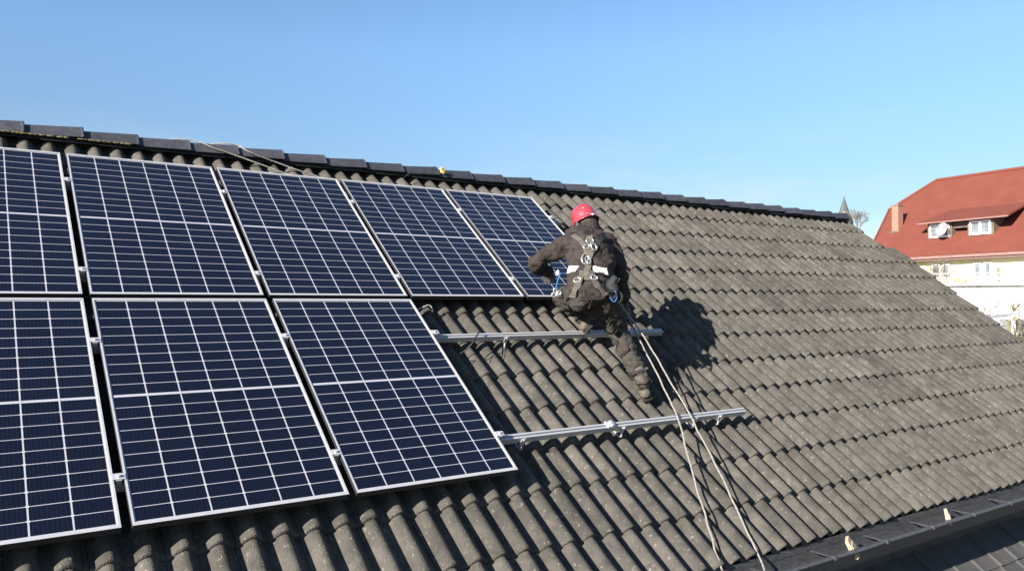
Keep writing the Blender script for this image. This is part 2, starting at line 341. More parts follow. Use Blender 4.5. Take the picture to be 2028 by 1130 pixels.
# ------------------------------------------------------------------ solar panels
PW, PH = 1.0, 1.6617
def make_panel():
    root = empty('solar_panel')
    mb = MB(); fw, fd = .0105, .035
    fy = .018
    for (x0, x1, y0, y1) in ((0, PW, 0, fy), (0, PW, PH-fy, PH), (0, fw, fy, PH-fy), (PW-fw, PW, fy, PH-fy)):
        mb.add([(x0, y0, 0), (x1, y0, 0), (x1, y1, 0), (x0, y1, 0)], [(0, 1, 2, 3)], 0)
    e = .0
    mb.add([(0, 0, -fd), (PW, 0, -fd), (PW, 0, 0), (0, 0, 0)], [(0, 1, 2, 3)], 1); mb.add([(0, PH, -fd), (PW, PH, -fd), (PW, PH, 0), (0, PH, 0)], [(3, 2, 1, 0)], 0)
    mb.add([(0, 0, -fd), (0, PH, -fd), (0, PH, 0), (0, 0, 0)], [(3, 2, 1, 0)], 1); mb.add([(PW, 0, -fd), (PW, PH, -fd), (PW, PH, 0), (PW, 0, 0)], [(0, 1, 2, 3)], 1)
    for (x0, y0, x1, y1) in ((fw, fy, PW-fw, fy), (PW-fw, fy, PW-fw, PH-fy), (PW-fw, PH-fy, fw, PH-fy), (fw, PH-fy, fw, fy)):
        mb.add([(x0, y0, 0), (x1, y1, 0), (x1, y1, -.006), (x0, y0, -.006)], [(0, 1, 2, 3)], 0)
    mb.build('frame', [M['frame'], M['frame_side_shade']], root)
    mb = MB(); mg = .007
    xs = [(fw, 0)]; x = fw+mg; cw = (PW-2*fw-2*mg-5*.0070)/6
    for i in range(6): xs += [(x, 1), (x+cw, 0)]; x += cw+.0070
    xs.append((PW-fw, 0))
    ys = [(fy, 0)]; y = fy+mg; ch = (PH-2*fy-2*mg-18*.0036-.017)/20
    for i in range(20):
        ys += [(y, 1), (y+ch, 0)]; y += ch+(.0036 if i != 9 else .017)
    ys.append((PH-fy, 0))
    for j in range(len(ys)-1):
        for i in range(len(xs)-1):
            c = xs[i][1] and ys[j][1]; mb.tint = random.random() if c else .5
            mb.add([(xs[i][0], ys[j][0], -.005), (xs[i+1][0], ys[j][0], -.005), (xs[i+1][0], ys[j+1][0], -.005), (xs[i][0], ys[j+1][0], -.005)], [(0, 1, 2, 3)], 1 if c else 0)
    for i in range(2, len(xs)-2, 2):           # bare corners between the cells
        for j in range(2, len(ys)-2, 2):
            cx, cy = (xs[i][0]+xs[i+1][0])/2, (ys[j][0]+ys[j+1][0])/2; d = .0105
            mb.add([(cx-d, cy, -.0044), (cx, cy-d, -.0044), (cx+d, cy, -.0044), (cx, cy+d, -.0044)], [(0, 1, 2, 3)], 0)
    mb.build('glass_laminate', [M['backsheet'], M['cell']], root)
    mb = MB(); mb.add([(.01, .01, -.03), (PW-.01, .01, -.03), (PW-.01, PH-.01, -.03), (.01, PH-.01, -.03)], [(3, 2, 1, 0)]); mb.build('back_cover', M['black'], root)
    return root
proto = make_panel()
names_top = ['upper row solar panel cut off by the left edge of the photo', 'upper row solar panel second from the left, under the ridge', 'upper row solar panel crossed at its top edge by the two pale ropes',
             'upper row solar panel second from the worker, below the yellow lump on the ridge', 'upper row solar panel partly hidden behind the worker']
names_bot = ['lower row solar panel cut off by the left edge of the photo', 'lower row solar panel in the middle, fully in view', 'lower row solar panel at the right end, above the bare rails']
def place_panel(u, v, z, tilt, label, first):
    if first: o = proto
    else:
        o = proto.copy(); C.objects.link(o)
        for ch in proto.children:
            c = ch.copy(); C.objects.link(c); c.parent = o
    o.location = PL(u, v, z); o.rotation_euler = (TH-tilt, 0, 0)
    tagit(o, label, 'solar panel', 'solar panels mounted on the roof')
GU = 1.0397
for i, s in enumerate(names_top): place_panel(i*GU, .020, 0, 0, s, i == 0)
zl = .030
for i, s in enumerate(names_bot): place_panel(i*1.0441, -.020-PH, zl, math.asin(zl/PH), s, False)

# ------------------------------------------------------------------ mounting rails with clamps and hooks
def rail(u0, u1, v, zt, label, clamps, hooks, ends=()):
    root = empty('mounting_rail', PL(u0, v, zt), (TH, 0, 0), label, 'mounting rail', 'aluminium rails bolted to the roof')
    ln = u1-u0; mb = MB()
    pr = [(-.020, -.042), (.020, -.042), (.020, -.018), (.015, -.016), (.020, -.014), (.020, 0), (.007, 0), (.007, -.012), (-.007, -.012), (-.007, 0), (-.020, 0), (-.020, -.014), (-.015, -.016), (-.020, -.018)]
    n = len(pr); vs = [(x, y, z) for x in (0, ln) for (y, z) in pr]
    mb.add(vs, [(j, (j+1) % n, n+(j+1) % n, n+j) for j in range(n)]); mb.add(vs[:n], [tuple(range(n))]); mb.add(vs[n:], [tuple(range(n))[::-1]])
    mb.build('rail_profile', M['alu'], root)
    for (c, zc) in clamps:
        mb = MB(); x = c-u0; h = zc-zt
        mb.box((x, 0, h+.002), (.056, .036, .004)); mb.box((x, 0, h/2), (.024, .045, max(h, .01))); mb.tube([(x, 0, h+.004), (x, 0, h+.013)], .0075, 6)
        mb.build('clamp', M['alu'], root)
    for hk in hooks:
        mb = MB(); x = hk-u0
        mb.box((x, -.026, -.030), (.032, .006, .055)); mb.tube([(x, -.026, -.012), (x, -.036, -.012)], .009, 6)
        mb.tube([(x, -.024, -.052), (x+.003, -.040, -.078), (x+.006, -.030, -.100), (x+.006, .05, -.108), (x+.006, .14, -.122)], .0075, 6)
        mb.build('roof_hook', M['alu'], root)
    return root
rail(-.1, 5.31, 1.312, -.037, 'uppermost aluminium rail, its end poking out beside the top panel row', [(1.02, 0), (2.06, 0), (3.10, 0), (4.14, 0), (5.18, 0)], [.3, 1.5, 2.7, 3.9, 5.24])
rail(-.1, 5.22, .262, -.037, 'aluminium rail under the lower half of the top panel row', [(1.02, 0), (2.06, 0), (3.10, 0), (4.14, 0), (5.18, 0)], [.3, 1.5, 2.7, 3.9, 5.1])
rail(-.1, 5.335, -.405, -.030, 'bare aluminium rail under the worker, level across the photo', [(1.022, .008), (2.066, .008), (3.113, .008)], [.5, 1.7, 2.9, 3.72, 4.95])
rail(-.1, 5.415, -1.395, -.012, 'lowest aluminium rail, crossed by the two ropes', [(1.022, .026), (2.066, .026), (3.113, .026)], [.5, 1.7, 2.9, 3.30, 4.14, 4.85, 5.12])
mb = MB(); pc = PL(4.02, -1.395, -.008)
mb.box((0, 0, 0), (.055, .05, .012)); mb.tube([(0, 0, 0), (0, 0, .022)], .009, 6); mb.box((.012, .0, .012), (.02, .045, .014))
o = mb.build('rail_nut', M['alu'], None, Matrix.Translation(pc) @ Matrix.Rotation(TH, 4, 'X')); tagit(o, 'small aluminium clamp lying loose on the lowest rail', 'clamp')

# ------------------------------------------------------------------ ropes and cables
def smooth_pts(pts, n=10):
    P = [pts[0]]+pts+[pts[-1]]; res = []
    for i in range(1, len(P)-2):
        for k in range(n):
            t = k/n; a, b, c, d = P[i-1], P[i], P[i+1], P[i+2]
            res.append(.5*((2*b)+(c-a)*t+(2*a-5*b+4*c-d)*t*t+(3*b-a-3*c+d)*t*t*t))
    res.append(pts[-1]); return res
def rope(name, pts, r, m, label, cat, group=None, seg=8, n=10):
    P = smooth_pts([Vector(p) for p in pts], n*2)
    P = [p+Vector((noise.noise(p*9), noise.noise(p*9+Vector((5, 0, 0))), .4*noise.noise(p*9+Vector((0, 5, 0)))))*.007 for p in P]
    mb = MB(); mb.tube(P, [r*(1+.10*math.sin(i*2.1)) for i in range(len(P))], seg)
    return tagit(mb.build(name, m), label, cat, group)
gr = 'pale safety ropes'
rope('safety_rope', [rp(1222, 598, .34), rp(1240, 622, .26), rp(1266, 670, .16), rp(1302, 742, .06), rp(1330, 800, .01), rp(1348, 845, .006), rp(1358, 885, -.03), rp(1374, 945, -.055), rp(1392, 1005, -.075), rp(1412, 1075, -.10), rp(1426, 1118, -.11),
     rp(1438, 1148, -.2), rp(1452, 1185, -.4), rp(1462, 1225, -.7)], .0066, M['rope'], 'pale rope hanging from the worker to the eave, left one of the pair', 'rope', gr)
rope('safety_rope', [rp(1226, 596, .35), rp(1246, 626, .27), rp(1280, 672, .19), rp(1318, 740, .10), rp(1352, 795, .03), rp(1374, 836, .006), rp(1392, 872, -.02), rp(1408, 900, -.04), rp(1442, 970, -.07), rp(1478, 1048, -.10), rp(1500, 1095, -.112),
     rp(1519, 1140, -.2), rp(1535, 1180, -.4), rp(1545, 1225, -.7)], .0066, M['rope'], 'pale rope hanging from the worker to the eave, right one of the pair', 'rope', gr)
rb = Vector((0, .25, -.14))
rope('safety_rope', [Vector((1.70, YR+.30, ZR-.15)), Vector((1.80, YR+.10, ZR+.062)), Vector((1.92, YR+.0, ZR+.088)), Vector((2.03, YR-.06, ZR+.070)), rp(420, 292, -.03), rp(470, 309, -.05), rp(520, 327, -.06), rp(556, 340, -.07), rp(600, 356, -.08)], .0052, M['rope'],
     'pale rope coming over the ridge, the lower one of the two', 'rope', gr)
rope('safety_rope', [Vector((2.05, YR+.30, ZR-.15)), Vector((2.14, YR+.10, ZR+.062)), Vector((2.24, YR+.0, ZR+.088)), Vector((2.36, YR-.05, ZR+.078)), rp(490, 299, -.01), rp(540, 319, -.05), rp(590, 337, -.06), rp(622, 347, -.07), rp(660, 362, -.08)], .0052, M['rope'],
     'pale rope coming over the ridge, the upper one of the two', 'rope', gr)
rope('cable', [rp(950, 655, .0), rp(945, 664, .01), rp(938, 676, -.01), rp(925, 690, -.06), rp(912, 700, -.10)], .005, M['black'], 'short black cable dangling over the level rail beside the panels', 'cable', None, 6)
rope('cable', [rp(918, 716, -.11), rp(940, 714, -.107), rp(962, 712, -.112), rp(978, 703, -.107), rp(992, 699, -.113), rp(1003, 688, -.107), rp(1000, 682, -.11), rp(992, 684, -.11)], .0032, M['black'], 'thin black wire curling over the tiles below the level rail', 'cable', None, 6)
rope('cable', [rp(828, 612, -.07), rp(840, 607, -.05), rp(850, 604, -.045), rp(856, 609, -.06), rp(858, 618, -.11)], .004, M['white_cable'], 'short white wire end curling out between the two panel rows', 'cable', None, 6)
rope('cable', [rp(800, 352, -.09), rp(806, 347, -.05), rp(812, 344, -.03), rp(816, 340, .0)], .004, M['black'], 'thin wire end sticking out beneath the ridge tiles', 'cable', None, 6)
mb = MB(); c = rp(879, 338, 0)+Vector((0, .03, .005))
mb.ball(c, (.024, .02, .030)); mb.ball(c+Vector((-.012, -.004, .016)), .016); mb.ball(c+Vector((.014, -.004, -.012)), .017)
for k in range(10): mb.ball(c+Vector((random.uniform(-.02, .02), random.uniform(-.015, .01), random.uniform(-.025, .03))), random.uniform(.006, .011), 0, 8, 6)
tagit(mb.build('foam_lump', M['yellow']), 'small yellow and white lump sticking up from the ridge', 'foam lump')
#PART2
# ------------------------------------------------------------------ the worker
M['jacket'] = mat('brown_jacket', (.0225, .0170, .0165), .9, col2=(.037, .0290, .0275), scale=16, bump=.35, bscale=45, spec=.2)
M['trousers'] = mat('work_trousers', (.0225, .0205, .0185), .9, col2=(.043, .0395, .0350), scale=13, bump=.4, bscale=50, spec=.2)
M['skin'] = mat('skin', (0.2100, 0.1190, 0.0840), .55, col2=(0.2380, 0.1400, 0.1050), scale=20)
M['hair'] = mat('hair', (0.0350, 0.0245, 0.0175), .7)
M['eye'] = mat('eye', (0.4200, 0.4060, 0.3850), .3)
M['helmet'] = mat('red_helmet', (0.2520, 0.0245, 0.0350), .3, col2=(0.2940, 0.0350, 0.0455), scale=10, coat=.8)
M['boot'] = mat('boot_leather', (.040, .034, .027), .8, col2=(.095, .082, .064), scale=24, bump=.4)
M['sole'] = mat('boot_sole', (0.0245, 0.0224, 0.0210), .8, bump=.3)
M['glove'] = mat('work_glove', (0.0350, 0.0350, 0.0385), .8, col2=(0.0700, 0.0700, 0.0700), scale=30)
M['strap'] = mat('harness_strap', (0.0525, 0.0462, 0.0385), .85, col2=(0.0770, 0.0665, 0.0560), scale=60, bump=.3, bscale=400)
M['strap_black'] = mat('harness_strap_black', (0.0105, 0.0105, 0.0126), .8)
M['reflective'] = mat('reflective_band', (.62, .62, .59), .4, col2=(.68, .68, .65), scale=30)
M['steel'] = mat('steel_buckle', (0.5250, 0.5250, 0.5180), .25, metal=.8)
M['blue'] = mat('blue_lanyard', (0.0210, 0.0980, 0.2660), .7)
NRM = Vector((0, -st, ct))
def V(u, v, z): return PL(u, v, z)
def ell(mb, c, ax, rx, ay, ry, rz):
    ax = Vector(ax).normalized(); az = ax.cross(Vector(ay)).normalized(); ay = az.cross(ax)
    mb.ball(c, (rx, ry, rz), 0, 20, 14, Matrix((ax, ay, az)).transposed())
def limb(mb, pts, rs, seg=18):
    P = smooth_pts([Vector(p) for p in pts], 6); n = len(pts); R_ = []
    for i in range(n-1): R_ += [rs[i]+(rs[i+1]-rs[i])*k/6 for k in range(6)]
    R_.append(rs[-1])
    mb.tube(P, R_, seg)
    for p, r in ((P[0], R_[0]), (P[-1], R_[-1])): mb.ball(p, r, 0, 16, 10)
def loft(mb, secs, seg=28):                    # secs: centre, across vector, half width, half depth, axis
    vs = []
    for (c, ac, a, b, ax) in secs:
        ax = Vector(ax).normalized(); ac = (Vector(ac)-ax*Vector(ac).dot(ax)).normalized(); dp = ax.cross(ac)
        for k in range(seg):
            t = 2*math.pi*k/seg; cx, sx_ = math.cos(t), math.sin(t)
            e = 1.0
            vs.append(Vector(c)+ac*a*math.copysign(abs(cx)**e, cx)+dp*b*math.copysign(abs(sx_)**e, sx_))
    fs = [(i*seg+k, i*seg+(k+1) % seg, (i+1)*seg+(k+1) % seg, (i+1)*seg+k) for i in range(len(secs)-1) for k in range(seg)]
    mb.add(vs, fs, 0, True); n = len(secs)
    mb.add(vs[:seg], [tuple(range(seg))[::-1]]); mb.add(vs[-seg:], [tuple(range(seg))])
def fuse(name, mb, m, parent, voxel=.011, smooth=6, fold=0.0, ff=9.0, seed=0.0, push=0.0, label=None):
    tmp = mb.build('tmp_shape', m); md = tmp.modifiers.new('r', 'REMESH'); md.mode = 'VOXEL'; md.voxel_size = voxel
    ms = tmp.modifiers.new('s', 'SMOOTH'); ms.iterations = smooth; ms.factor = .5
    dg = bpy.context.evaluated_depsgraph_get(); me = bpy.data.meshes.new_from_object(tmp.evaluated_get(dg)); me.name = name
    bpy.data.objects.remove(tmp)
    if fold:
        nr = [v.normal.copy() for v in me.vertices]
        for v, n in zip(me.vertices, nr):
            p = v.co; q = Vector((p.x*ff*.55, p.y*ff, p.z*ff*1.5)) + Vector((seed, seed*2, 0))
            wv = noise.noise(q*.5)*.9
            rid = 1-abs(noise.noise(q+Vector((wv, wv, wv)))*2.2); rid2 = 1-abs(noise.noise(q*2.3+Vector((7, 3, wv)))*2.2)
            v.co = p + n*(push+fold*(rid-.55)+fold*.45*(rid2-.5))
    me.materials.clear(); me.materials.append(m)
    me.polygons.foreach_set('use_smooth', [True]*len(me.polygons)); me.update()
    o = bpy.data.objects.new(name, me); C.objects.link(o); o.parent = parent
    if label: o['label'] = label
    return o
worker = empty('person', (0, 0, 0), (0, 0, 0), 'worker in red helmet, brown jacket and harness crouching on the tiles beside the panels', 'person')
# joints (roof coordinates)
pel = V(4.205, -.515, .44); mid = V(4.35, -.25, .55); chs = V(4.455, -.045, .568); nck = V(4.50, .065, .60); hd = rp(1161, 445, .635)
lsh = V(4.225, -.072, .568); rsh = V(4.595, -.090, .60); lel = V(4.03, -.04, .355); lwr = V(4.28, .06, .215)
rel = V(4.645, -.295, .475); rwr = V(4.705, -.425, .29)
lhp = V(4.115, -.530, .42); rhp = V(4.295, -.550, .43); lkn = V(4.32, -.17, .13); lan = V(4.50, -.335, .035)
rkn = V(4.54, -.665, .17); ran = V(4.575, -1.04, .03)
across = (rsh-lsh).normalized()
# jacket
mb = MB()
ax = (mid-pel); ax2 = (nck-mid)
loft(mb, [(pel-ax.normalized()*.11, across*1.0, .172, .128, ax), (pel-ax.normalized()*.03, across, .174, .128, ax), (pel+ax*.15, across, .178, .128, ax), (pel+ax*.45, across, .170, .120, ax), (pel+ax*.8, across, .183, .125, ax+ax2),
          (mid+ax2*.1, across, .197, .130, ax2), (chs, across, .210, .125, ax2), (chs+ax2*.18, across, .195, .110, ax2), (chs+ax2*.32, across, .14, .10, ax2), (nck+ax2*.05, across, .075, .075, ax2)])
ell(mb, mid+NRM*.045-across*.02, across, .160, (nck-pel), .23, .135)
limb(mb, [lsh+across*.05, lsh, (lsh+lel)/2+Vector((0, 0, .005)), lel, (lel*.4+lwr*.6), lwr], [.085, .082, .070, .062, .056, .046])
limb(mb, [rsh-across*.05, rsh, (rsh+rel)/2+across*.01, rel, (rel*.5+rwr*.5), rwr], [.088, .084, .074, .065, .058, .048])
limb(mb, [nck-ax2*.1, nck+ax2*.02, nck*.62+hd*.38+Vector((0, 0, -.015))], [.095, .088, .080])     # turned up collar
jacket = fuse('jacket', mb, M['jacket'], worker, .009, 3, .016, 9.0, 3.1)
# trousers
mb = MB()
loft(mb, [(pel+ax*.22, across, .160, .112, ax), (pel, across, .168, .125, ax), (pel-ax*.22, across, .150, .115, ax)])
ell(mb, lhp+NRM*.005, across, .098, ax, .12, .110); ell(mb, rhp, across, .098, ax, .12, .112)
limb(mb, [lhp, (lhp*.5+lkn*.5), lkn, (lkn*.45+lan*.55), lan], [.100, .090, .068, .062, .052])
limb(mb, [rhp, (rhp*.5+rkn*.5)+across*.005, rkn, (rkn*.5+ran*.5)-NRM*.0, ran], [.104, .092, .073, .070, .060])
trousers = fuse('trousers', mb, M['trousers'], worker, .009, 3, .019, 12.0, 9.7)
# pocket flap and knee patch
# boots
def boot(ank, heel, toe, up, lbl=None):
    mb = MB()
    limb(mb, [ank+(ank-heel)*.0+up*.07, ank, heel*.8+toe*.2+up*.02], [.052, .050, .046])
    limb(mb, [heel, heel*.55+toe*.45, toe], [.040, .044, .040])
    b = fuse('boot', mb, M['boot'], worker, .007, 3, .004, 22, 1.0, label=lbl)
    ms = MB(); d = (toe-heel).normalized(); s = up.cross(d).normalized(); u2 = d.cross(s)
    for (t, wd, ln) in ((.02, .036, .07), (.62, .043, .12)):
        c = heel+(toe-heel)*t - u2*.042
        ms.box(c, (ln, wd*2, .020), 0, Matrix((d, s, u2)).transposed())
    ms.box(heel+(toe-heel)*.3-u2*.036, ((toe-heel).length*.9, .06, .012), 0, Matrix((d, s, u2)).transposed())
    ms.build('sole', M['sole'], b)
boot(ran, V(4.605, -1.100, -.050), V(4.665, -.925, -.062), (V(4.54, -.80, .12)-V(4.58, -1.0, .0)).normalized())
boot(lan, V(4.53, -.355, .050), V(4.455, -.39, .020), Vector((-.1, .45, .6)).normalized())
# body: head with face, neck, forearms, hands as one skin surface
hup = (hd-nck).normalized()*.30+Vector((-.05, .42, .75)); hup.normalize(); hf = (Vector((.10, .80, -.35)) - hup*Vector((.10, .80, -.35)).dot(hup)).normalized(); hs = hf.cross(hup).normalized()
hc = hd+hup*.01
mb = MB()
ell(mb, hc+hup*.02, hs, .075, hf, .093, .10); ell(mb, hc-hup*.045+hf*.02, hs, .058, hf, .068, .075)
limb(mb, [nck-hup*.02, nck*.5+hc*.5-hf*.01, hc-hup*.03], [.062, .056, .055])
ell(mb, hc+hf*.100-hup*.015, hs, .013, hf, .020, .026); ell(mb, hc+hf*.088-hup*.055, hs, .026, hf, .012, .010)
ell(mb, hc+hf*.075-hup*.095, hs, .026, hf, .022, .020)
for s in (-1, 1): ell(mb, hc+hs*.078*s-hup*.01, hs, .010, hf, .018, .030); ell(mb, hc+hf*.078+hs*.03*s+hup*.022, hs, .018, hf, .014, .010)
limb(mb, [chs, nck], [.11, .07]); limb(mb, [chs, mid, pel], [.10, .10, .10]); limb(mb, [lsh+across*.05, lsh, (lsh+lel)/2, lel, (lel*.4+lwr*.6), lwr], [.05, .05, .045, .036, .034, .028]); limb(mb, [rsh-across*.05, rsh, (rsh+rel)/2, rel, (rel*.5+rwr*.5), rwr], [.05, .05, .045, .038, .034, .028])
limb(mb, [lhp, (lhp*.5+lkn*.5), lkn, (lkn*.45+lan*.55), lan], [.07, .06, .045, .040, .034]); limb(mb, [rhp, (rhp*.5+rkn*.5), rkn, (rkn*.5+ran*.5), ran], [.07, .06, .045, .042, .034])
def hand(mb, wr, d, palm_n, curl, th_side):
    d = d.normalized(); s = palm_n.cross(d).normalized()*th_side; pn = d.cross(s)*th_side
    pc = wr+d*.050
    ell(mb, pc, d, .055, s, .042, .018); limb(mb, [wr-d*.03, wr, wr+d*.02], [.028, .027, .027], 12)
    for i, (o, ln) in enumerate(((-.031, .060), (-.011, .074), (.010, .080), (.030, .072))):
        a = wr+d*.092+s*o; c1 = a+(d*math.cos(curl)+palm_n*math.sin(curl))*ln*.45; c2 = c1+(d*math.cos(curl*2.2)+palm_n*math.sin(curl*2.2))*ln*.33; c3 = c2+(d*math.cos(curl*3)+palm_n*math.sin(curl*3))*ln*.25
        limb(mb, [a-d*.02, a, c1, c2, c3], [.0105, .0105, .0095, .0088, .0078], 10)
    t0 = wr+d*.025+s*.030; limb(mb, [t0, t0+s*.028+d*.022+palm_n*.008, t0+s*.036+d*.052+palm_n*.016, t0+s*.034+d*.072+palm_n*.022], [.015, .0125, .011, .009], 10)
ld = V(4.39, .14, .075)-lwr; rd = V(4.725, -.50, .17)-rwr
hand(mb, lwr, ld, -NRM, .28, 1); hand(mb, rwr, rd, Vector((-1, 0, 0)), .45, -1)
body = fuse('body', mb, M['skin'], worker, .0055, 2)
mb = MB(); hand(mb, lwr, ld, -NRM, .28, 1); g_ = fuse('glove', mb, M['glove'], worker, .0045, 1, .0020, 30, push=.0035)
mb = MB(); hand(mb, rwr, rd, Vector((-1, 0, 0)), .45, -1); g_ = fuse('glove', mb, M['glove'], worker, .0045, 1, .0020, 30, push=.0035)
for s in (-1, 1):
    mb = MB(); mb.ball(hc+hf*.088+hs*.03*s+hup*.010, .010, 0, 12, 8); mb.build('eye', M['eye'], worker)
mb = MB(); ell(mb, hc-hf*.016+hup*.012, hs, .079, hf, .088, .094); fuse('hair', mb, M['hair'], worker, .007, 1, .004, 40)
# neck cover / hood below the helmet
mb = MB(); ell(mb, hc-hf*.022-hup*.050, hs, .082, hf, .080, .085); limb(mb, [hc-hf*.02-hup*.05, nck], [.075, .085]); fuse('hood', mb, M['jacket'], worker, .008, 4, .006, 16, 2)
# helmet
mb = MB(); seg = 36; vs = []
prof = [(0, .165), (.035, .163), (.065, .152), (.090, .130), (.106, .098), (.114, .06), (.117, .02), (.118, -.005), (.128, -.014), (.130, -.019), (.118, -.018), (.108, .0)]
for (r, z) in prof:
    for k in range(seg):
        a = 2*math.pi*k/seg; fx = math.cos(a); fy = math.sin(a); rr = r*.90
        if r > .12: rr += .022*max(0, fy)**2
        ridge_ = .004*(max(0, 1-abs(fx)*4)) if .03 < r < .115 else 0
        vs.append(hc+hup*(.016+z*.88+ridge_)+hs*rr*fx*.94+hf*rr*fy*1.10)
mb.add(vs, [(i*seg+k, i*seg+(k+1) % seg, (i+1)*seg+(k+1) % seg, (i+1)*seg+k)[::-1] for i in range(len(prof)-1) for k in range(seg)], 0, True)
hel = mb.build('helmet', M['helmet'], worker)
for s in (-1, 1):
    mb = MB(); q = hc+hs*.086*s-hup*.020-hf*.004
    ell(mb, q, hs, .030, hf, .034, .043); mb.tube([q+hup*.03, q+hup*.07+hs*.008*s, q+hup*.09], .009, 8)
    mb.build('ear_muff', M['black'], worker)
mb = MB(); mb.tube([hc+hup*.022-hf*.112+hs*(-.05), hc+hup*.012-hf*.121, hc+hup*.022-hf*.112+hs*.05], .007, 6); mb.ball(hc+hup*.010-hf*.120, .012); mb.build('helmet_adjuster', M['steel'], worker)

for (sx_, hx) in ((-.36, .62), (.16, .66)):   # two small white ovals on the back of the shell
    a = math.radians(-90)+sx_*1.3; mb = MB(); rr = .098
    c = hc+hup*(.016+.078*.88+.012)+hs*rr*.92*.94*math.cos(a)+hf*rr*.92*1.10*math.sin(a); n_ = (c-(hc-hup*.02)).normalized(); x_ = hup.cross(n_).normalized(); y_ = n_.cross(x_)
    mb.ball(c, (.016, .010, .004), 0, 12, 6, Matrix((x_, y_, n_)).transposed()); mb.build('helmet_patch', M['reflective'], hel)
# harness: ribbons lying on the clothes
bpy.context.view_layer.update()
dg = bpy.context.evaluated_depsgraph_get()
trees = [BVHTree.FromObject(o, dg) for o in (jacket, trousers)]
def onbody(px, py, off=.006):
    d = ray(px, py).normalized(); best = None
    for t in trees:
        h = t.ray_cast(CAM, d)
        if h[0] is not None and (best is None or h[3] < best[2]): best = (h[0], h[1], h[3])
    if best is None: return None
    return best[0]+best[1]*off, best[1]
def ribbon(name, pix, wd, m, off=.006, label=None):
    P = smooth_pts([Vector((x, y, 0)) for x, y in pix], 7); pts = [onbody(p.x, p.y, off) for p in P]; pts = [p for p in pts if p]
    mb = MB(); vs = []
    n = len(pts)
    pos = [p[0] for p in pts]
    for _ in range(2): pos = [pos[0]]+[(pos[i-1]+pos[i]*2+pos[i+1])/4 for i in range(1, n-1)]+[pos[-1]]
    for i in range(n):
        t = (pos[min(i+1, n-1)]-pos[max(i-1, 0)]).normalized(); nn = sum((pts[j][1] for j in range(max(0, i-2), min(n, i+3))), Vector()).normalized(); s = t.cross(nn).normalized()
        for (a, b) in ((-1, 0), (1, 0), (1, .004), (-1, .004)): vs.append(pos[i]+s*a*wd/2+nn*b)
    fs = [(i*4+k, i*4+(k+1) % 4, i*4+4+(k+1) % 4, i*4+4+k) for i in range(n-1) for k in range(4)]+[(0, 1, 2, 3), (4*n-1, 4*n-2, 4*n-3, 4*n-4)]
    mb.add(vs, fs, 0); o = mb.build(name, m, worker)
    if label: o['label'] = label
    return o
def ring(px, py, a, b, ang, r, m, name, off=.018, tilt=0.0):
    q = onbody(px, py, off)
    if not q: return
    c, n = q; n = (n+NRM*.6-FW*.8).normalized(); x = (RX-n*RX.dot(n)).normalized(); y = n.cross(x)
    x2 = x*math.cos(ang)+y*math.sin(ang); y2 = -x*math.sin(ang)+y*math.cos(ang)
    mb = MB(); mb.tube([c+x2*a*math.cos(t)+y2*b*math.sin(t)+n*tilt*math.sin(t) for t in [2*math.pi*k/20 for k in range(20)]], r, 8, closed=True)
    return mb.build(name, m, worker)
ribbon('waist_belt', [(1107, 540), (1120, 538), (1145, 537), (1172, 538), (1200, 541), (1216, 546)], .062, M['strap_black'], .005)
ribbon('reflective_band', [(1114, 536), (1130, 535), (1144, 535)], .058, M['reflective'], .011)
ribbon('reflective_band', [(1173, 534), (1187, 536), (1201, 539)], .058, M['reflective'], .011)
ribbon('shoulder_strap', [(1133, 466), (1150, 478), (1163, 500), (1168, 530)], .038, M['strap'], .006)
ribbon('shoulder_strap', [(1193, 468), (1184, 480), (1172, 500), (1160, 530)], .042, M['strap_black'], .009)
ribbon('back_strap', [(1168, 470), (1169, 492), (1166, 520), (1160, 548)], .046, M['strap'], .013)
ribbon('back_plate', [(1147, 545), (1160, 547), (1176, 545)], .075, M['strap'], .013)
ribbon('leg_strap', [(1152, 548), (1145, 562), (1140, 578), (1134, 590)], .046, M['strap'], .012)
ribbon('leg_strap', [(1172, 548), (1179, 562), (1188, 574), (1198, 586)], .046, M['strap'], .012)
ribbon('hem_band', [(1112, 578), (1128, 586), (1150, 590), (1175, 590), (1200, 586)], .030, M['jacket'], .004)
ribbon('back_pocket', [(1168, 600), (1186, 603)], .075, M['trousers'], .004); ribbon('thigh_pocket', [(1206, 640), (1224, 650)], .11, M['trousers'], .005); ribbon('pocket_flap', [(1203, 630), (1226, 640)], .035, M['jacket'], .010)
ribbon('knee_patch', [(1222, 682), (1240, 700)], .10, M['jacket'], .003); ribbon('cuff', [(1246, 742), (1262, 737), (1276, 734)], .025, M['jacket'], .005)
ribbon('side_strap', [(1226, 565), (1215, 580), (1205, 592)], .035, M['strap_black'], .012)
ring(1168, 478, .026, .022, 0, .0042, M['steel'], 'dorsal_ring', .022); ring(1173, 490, .018, .032, .5, .0042, M['steel'], 'carabiner', .034); ring(1163, 490, .022, .016, .2, .004, M['steel'], 'dorsal_buckle', .022)
ring(1158, 514, .024, .040, -.15, .0048, M['steel'], 'carabiner', .034); ring(1165, 524, .018, .034, .25, .0046, M['steel'], 'carabiner', .042)
ring(1146, 557, .026, .018, .1, .005, M['steel'], 'strap_buckle', .022); ring(1174, 554, .026, .018, -.2, .005, M['steel'], 'strap_buckle', .022)
ring(1222, 556, .012, .040, -.9, .006, M['steel'], 'carabiner', .020)
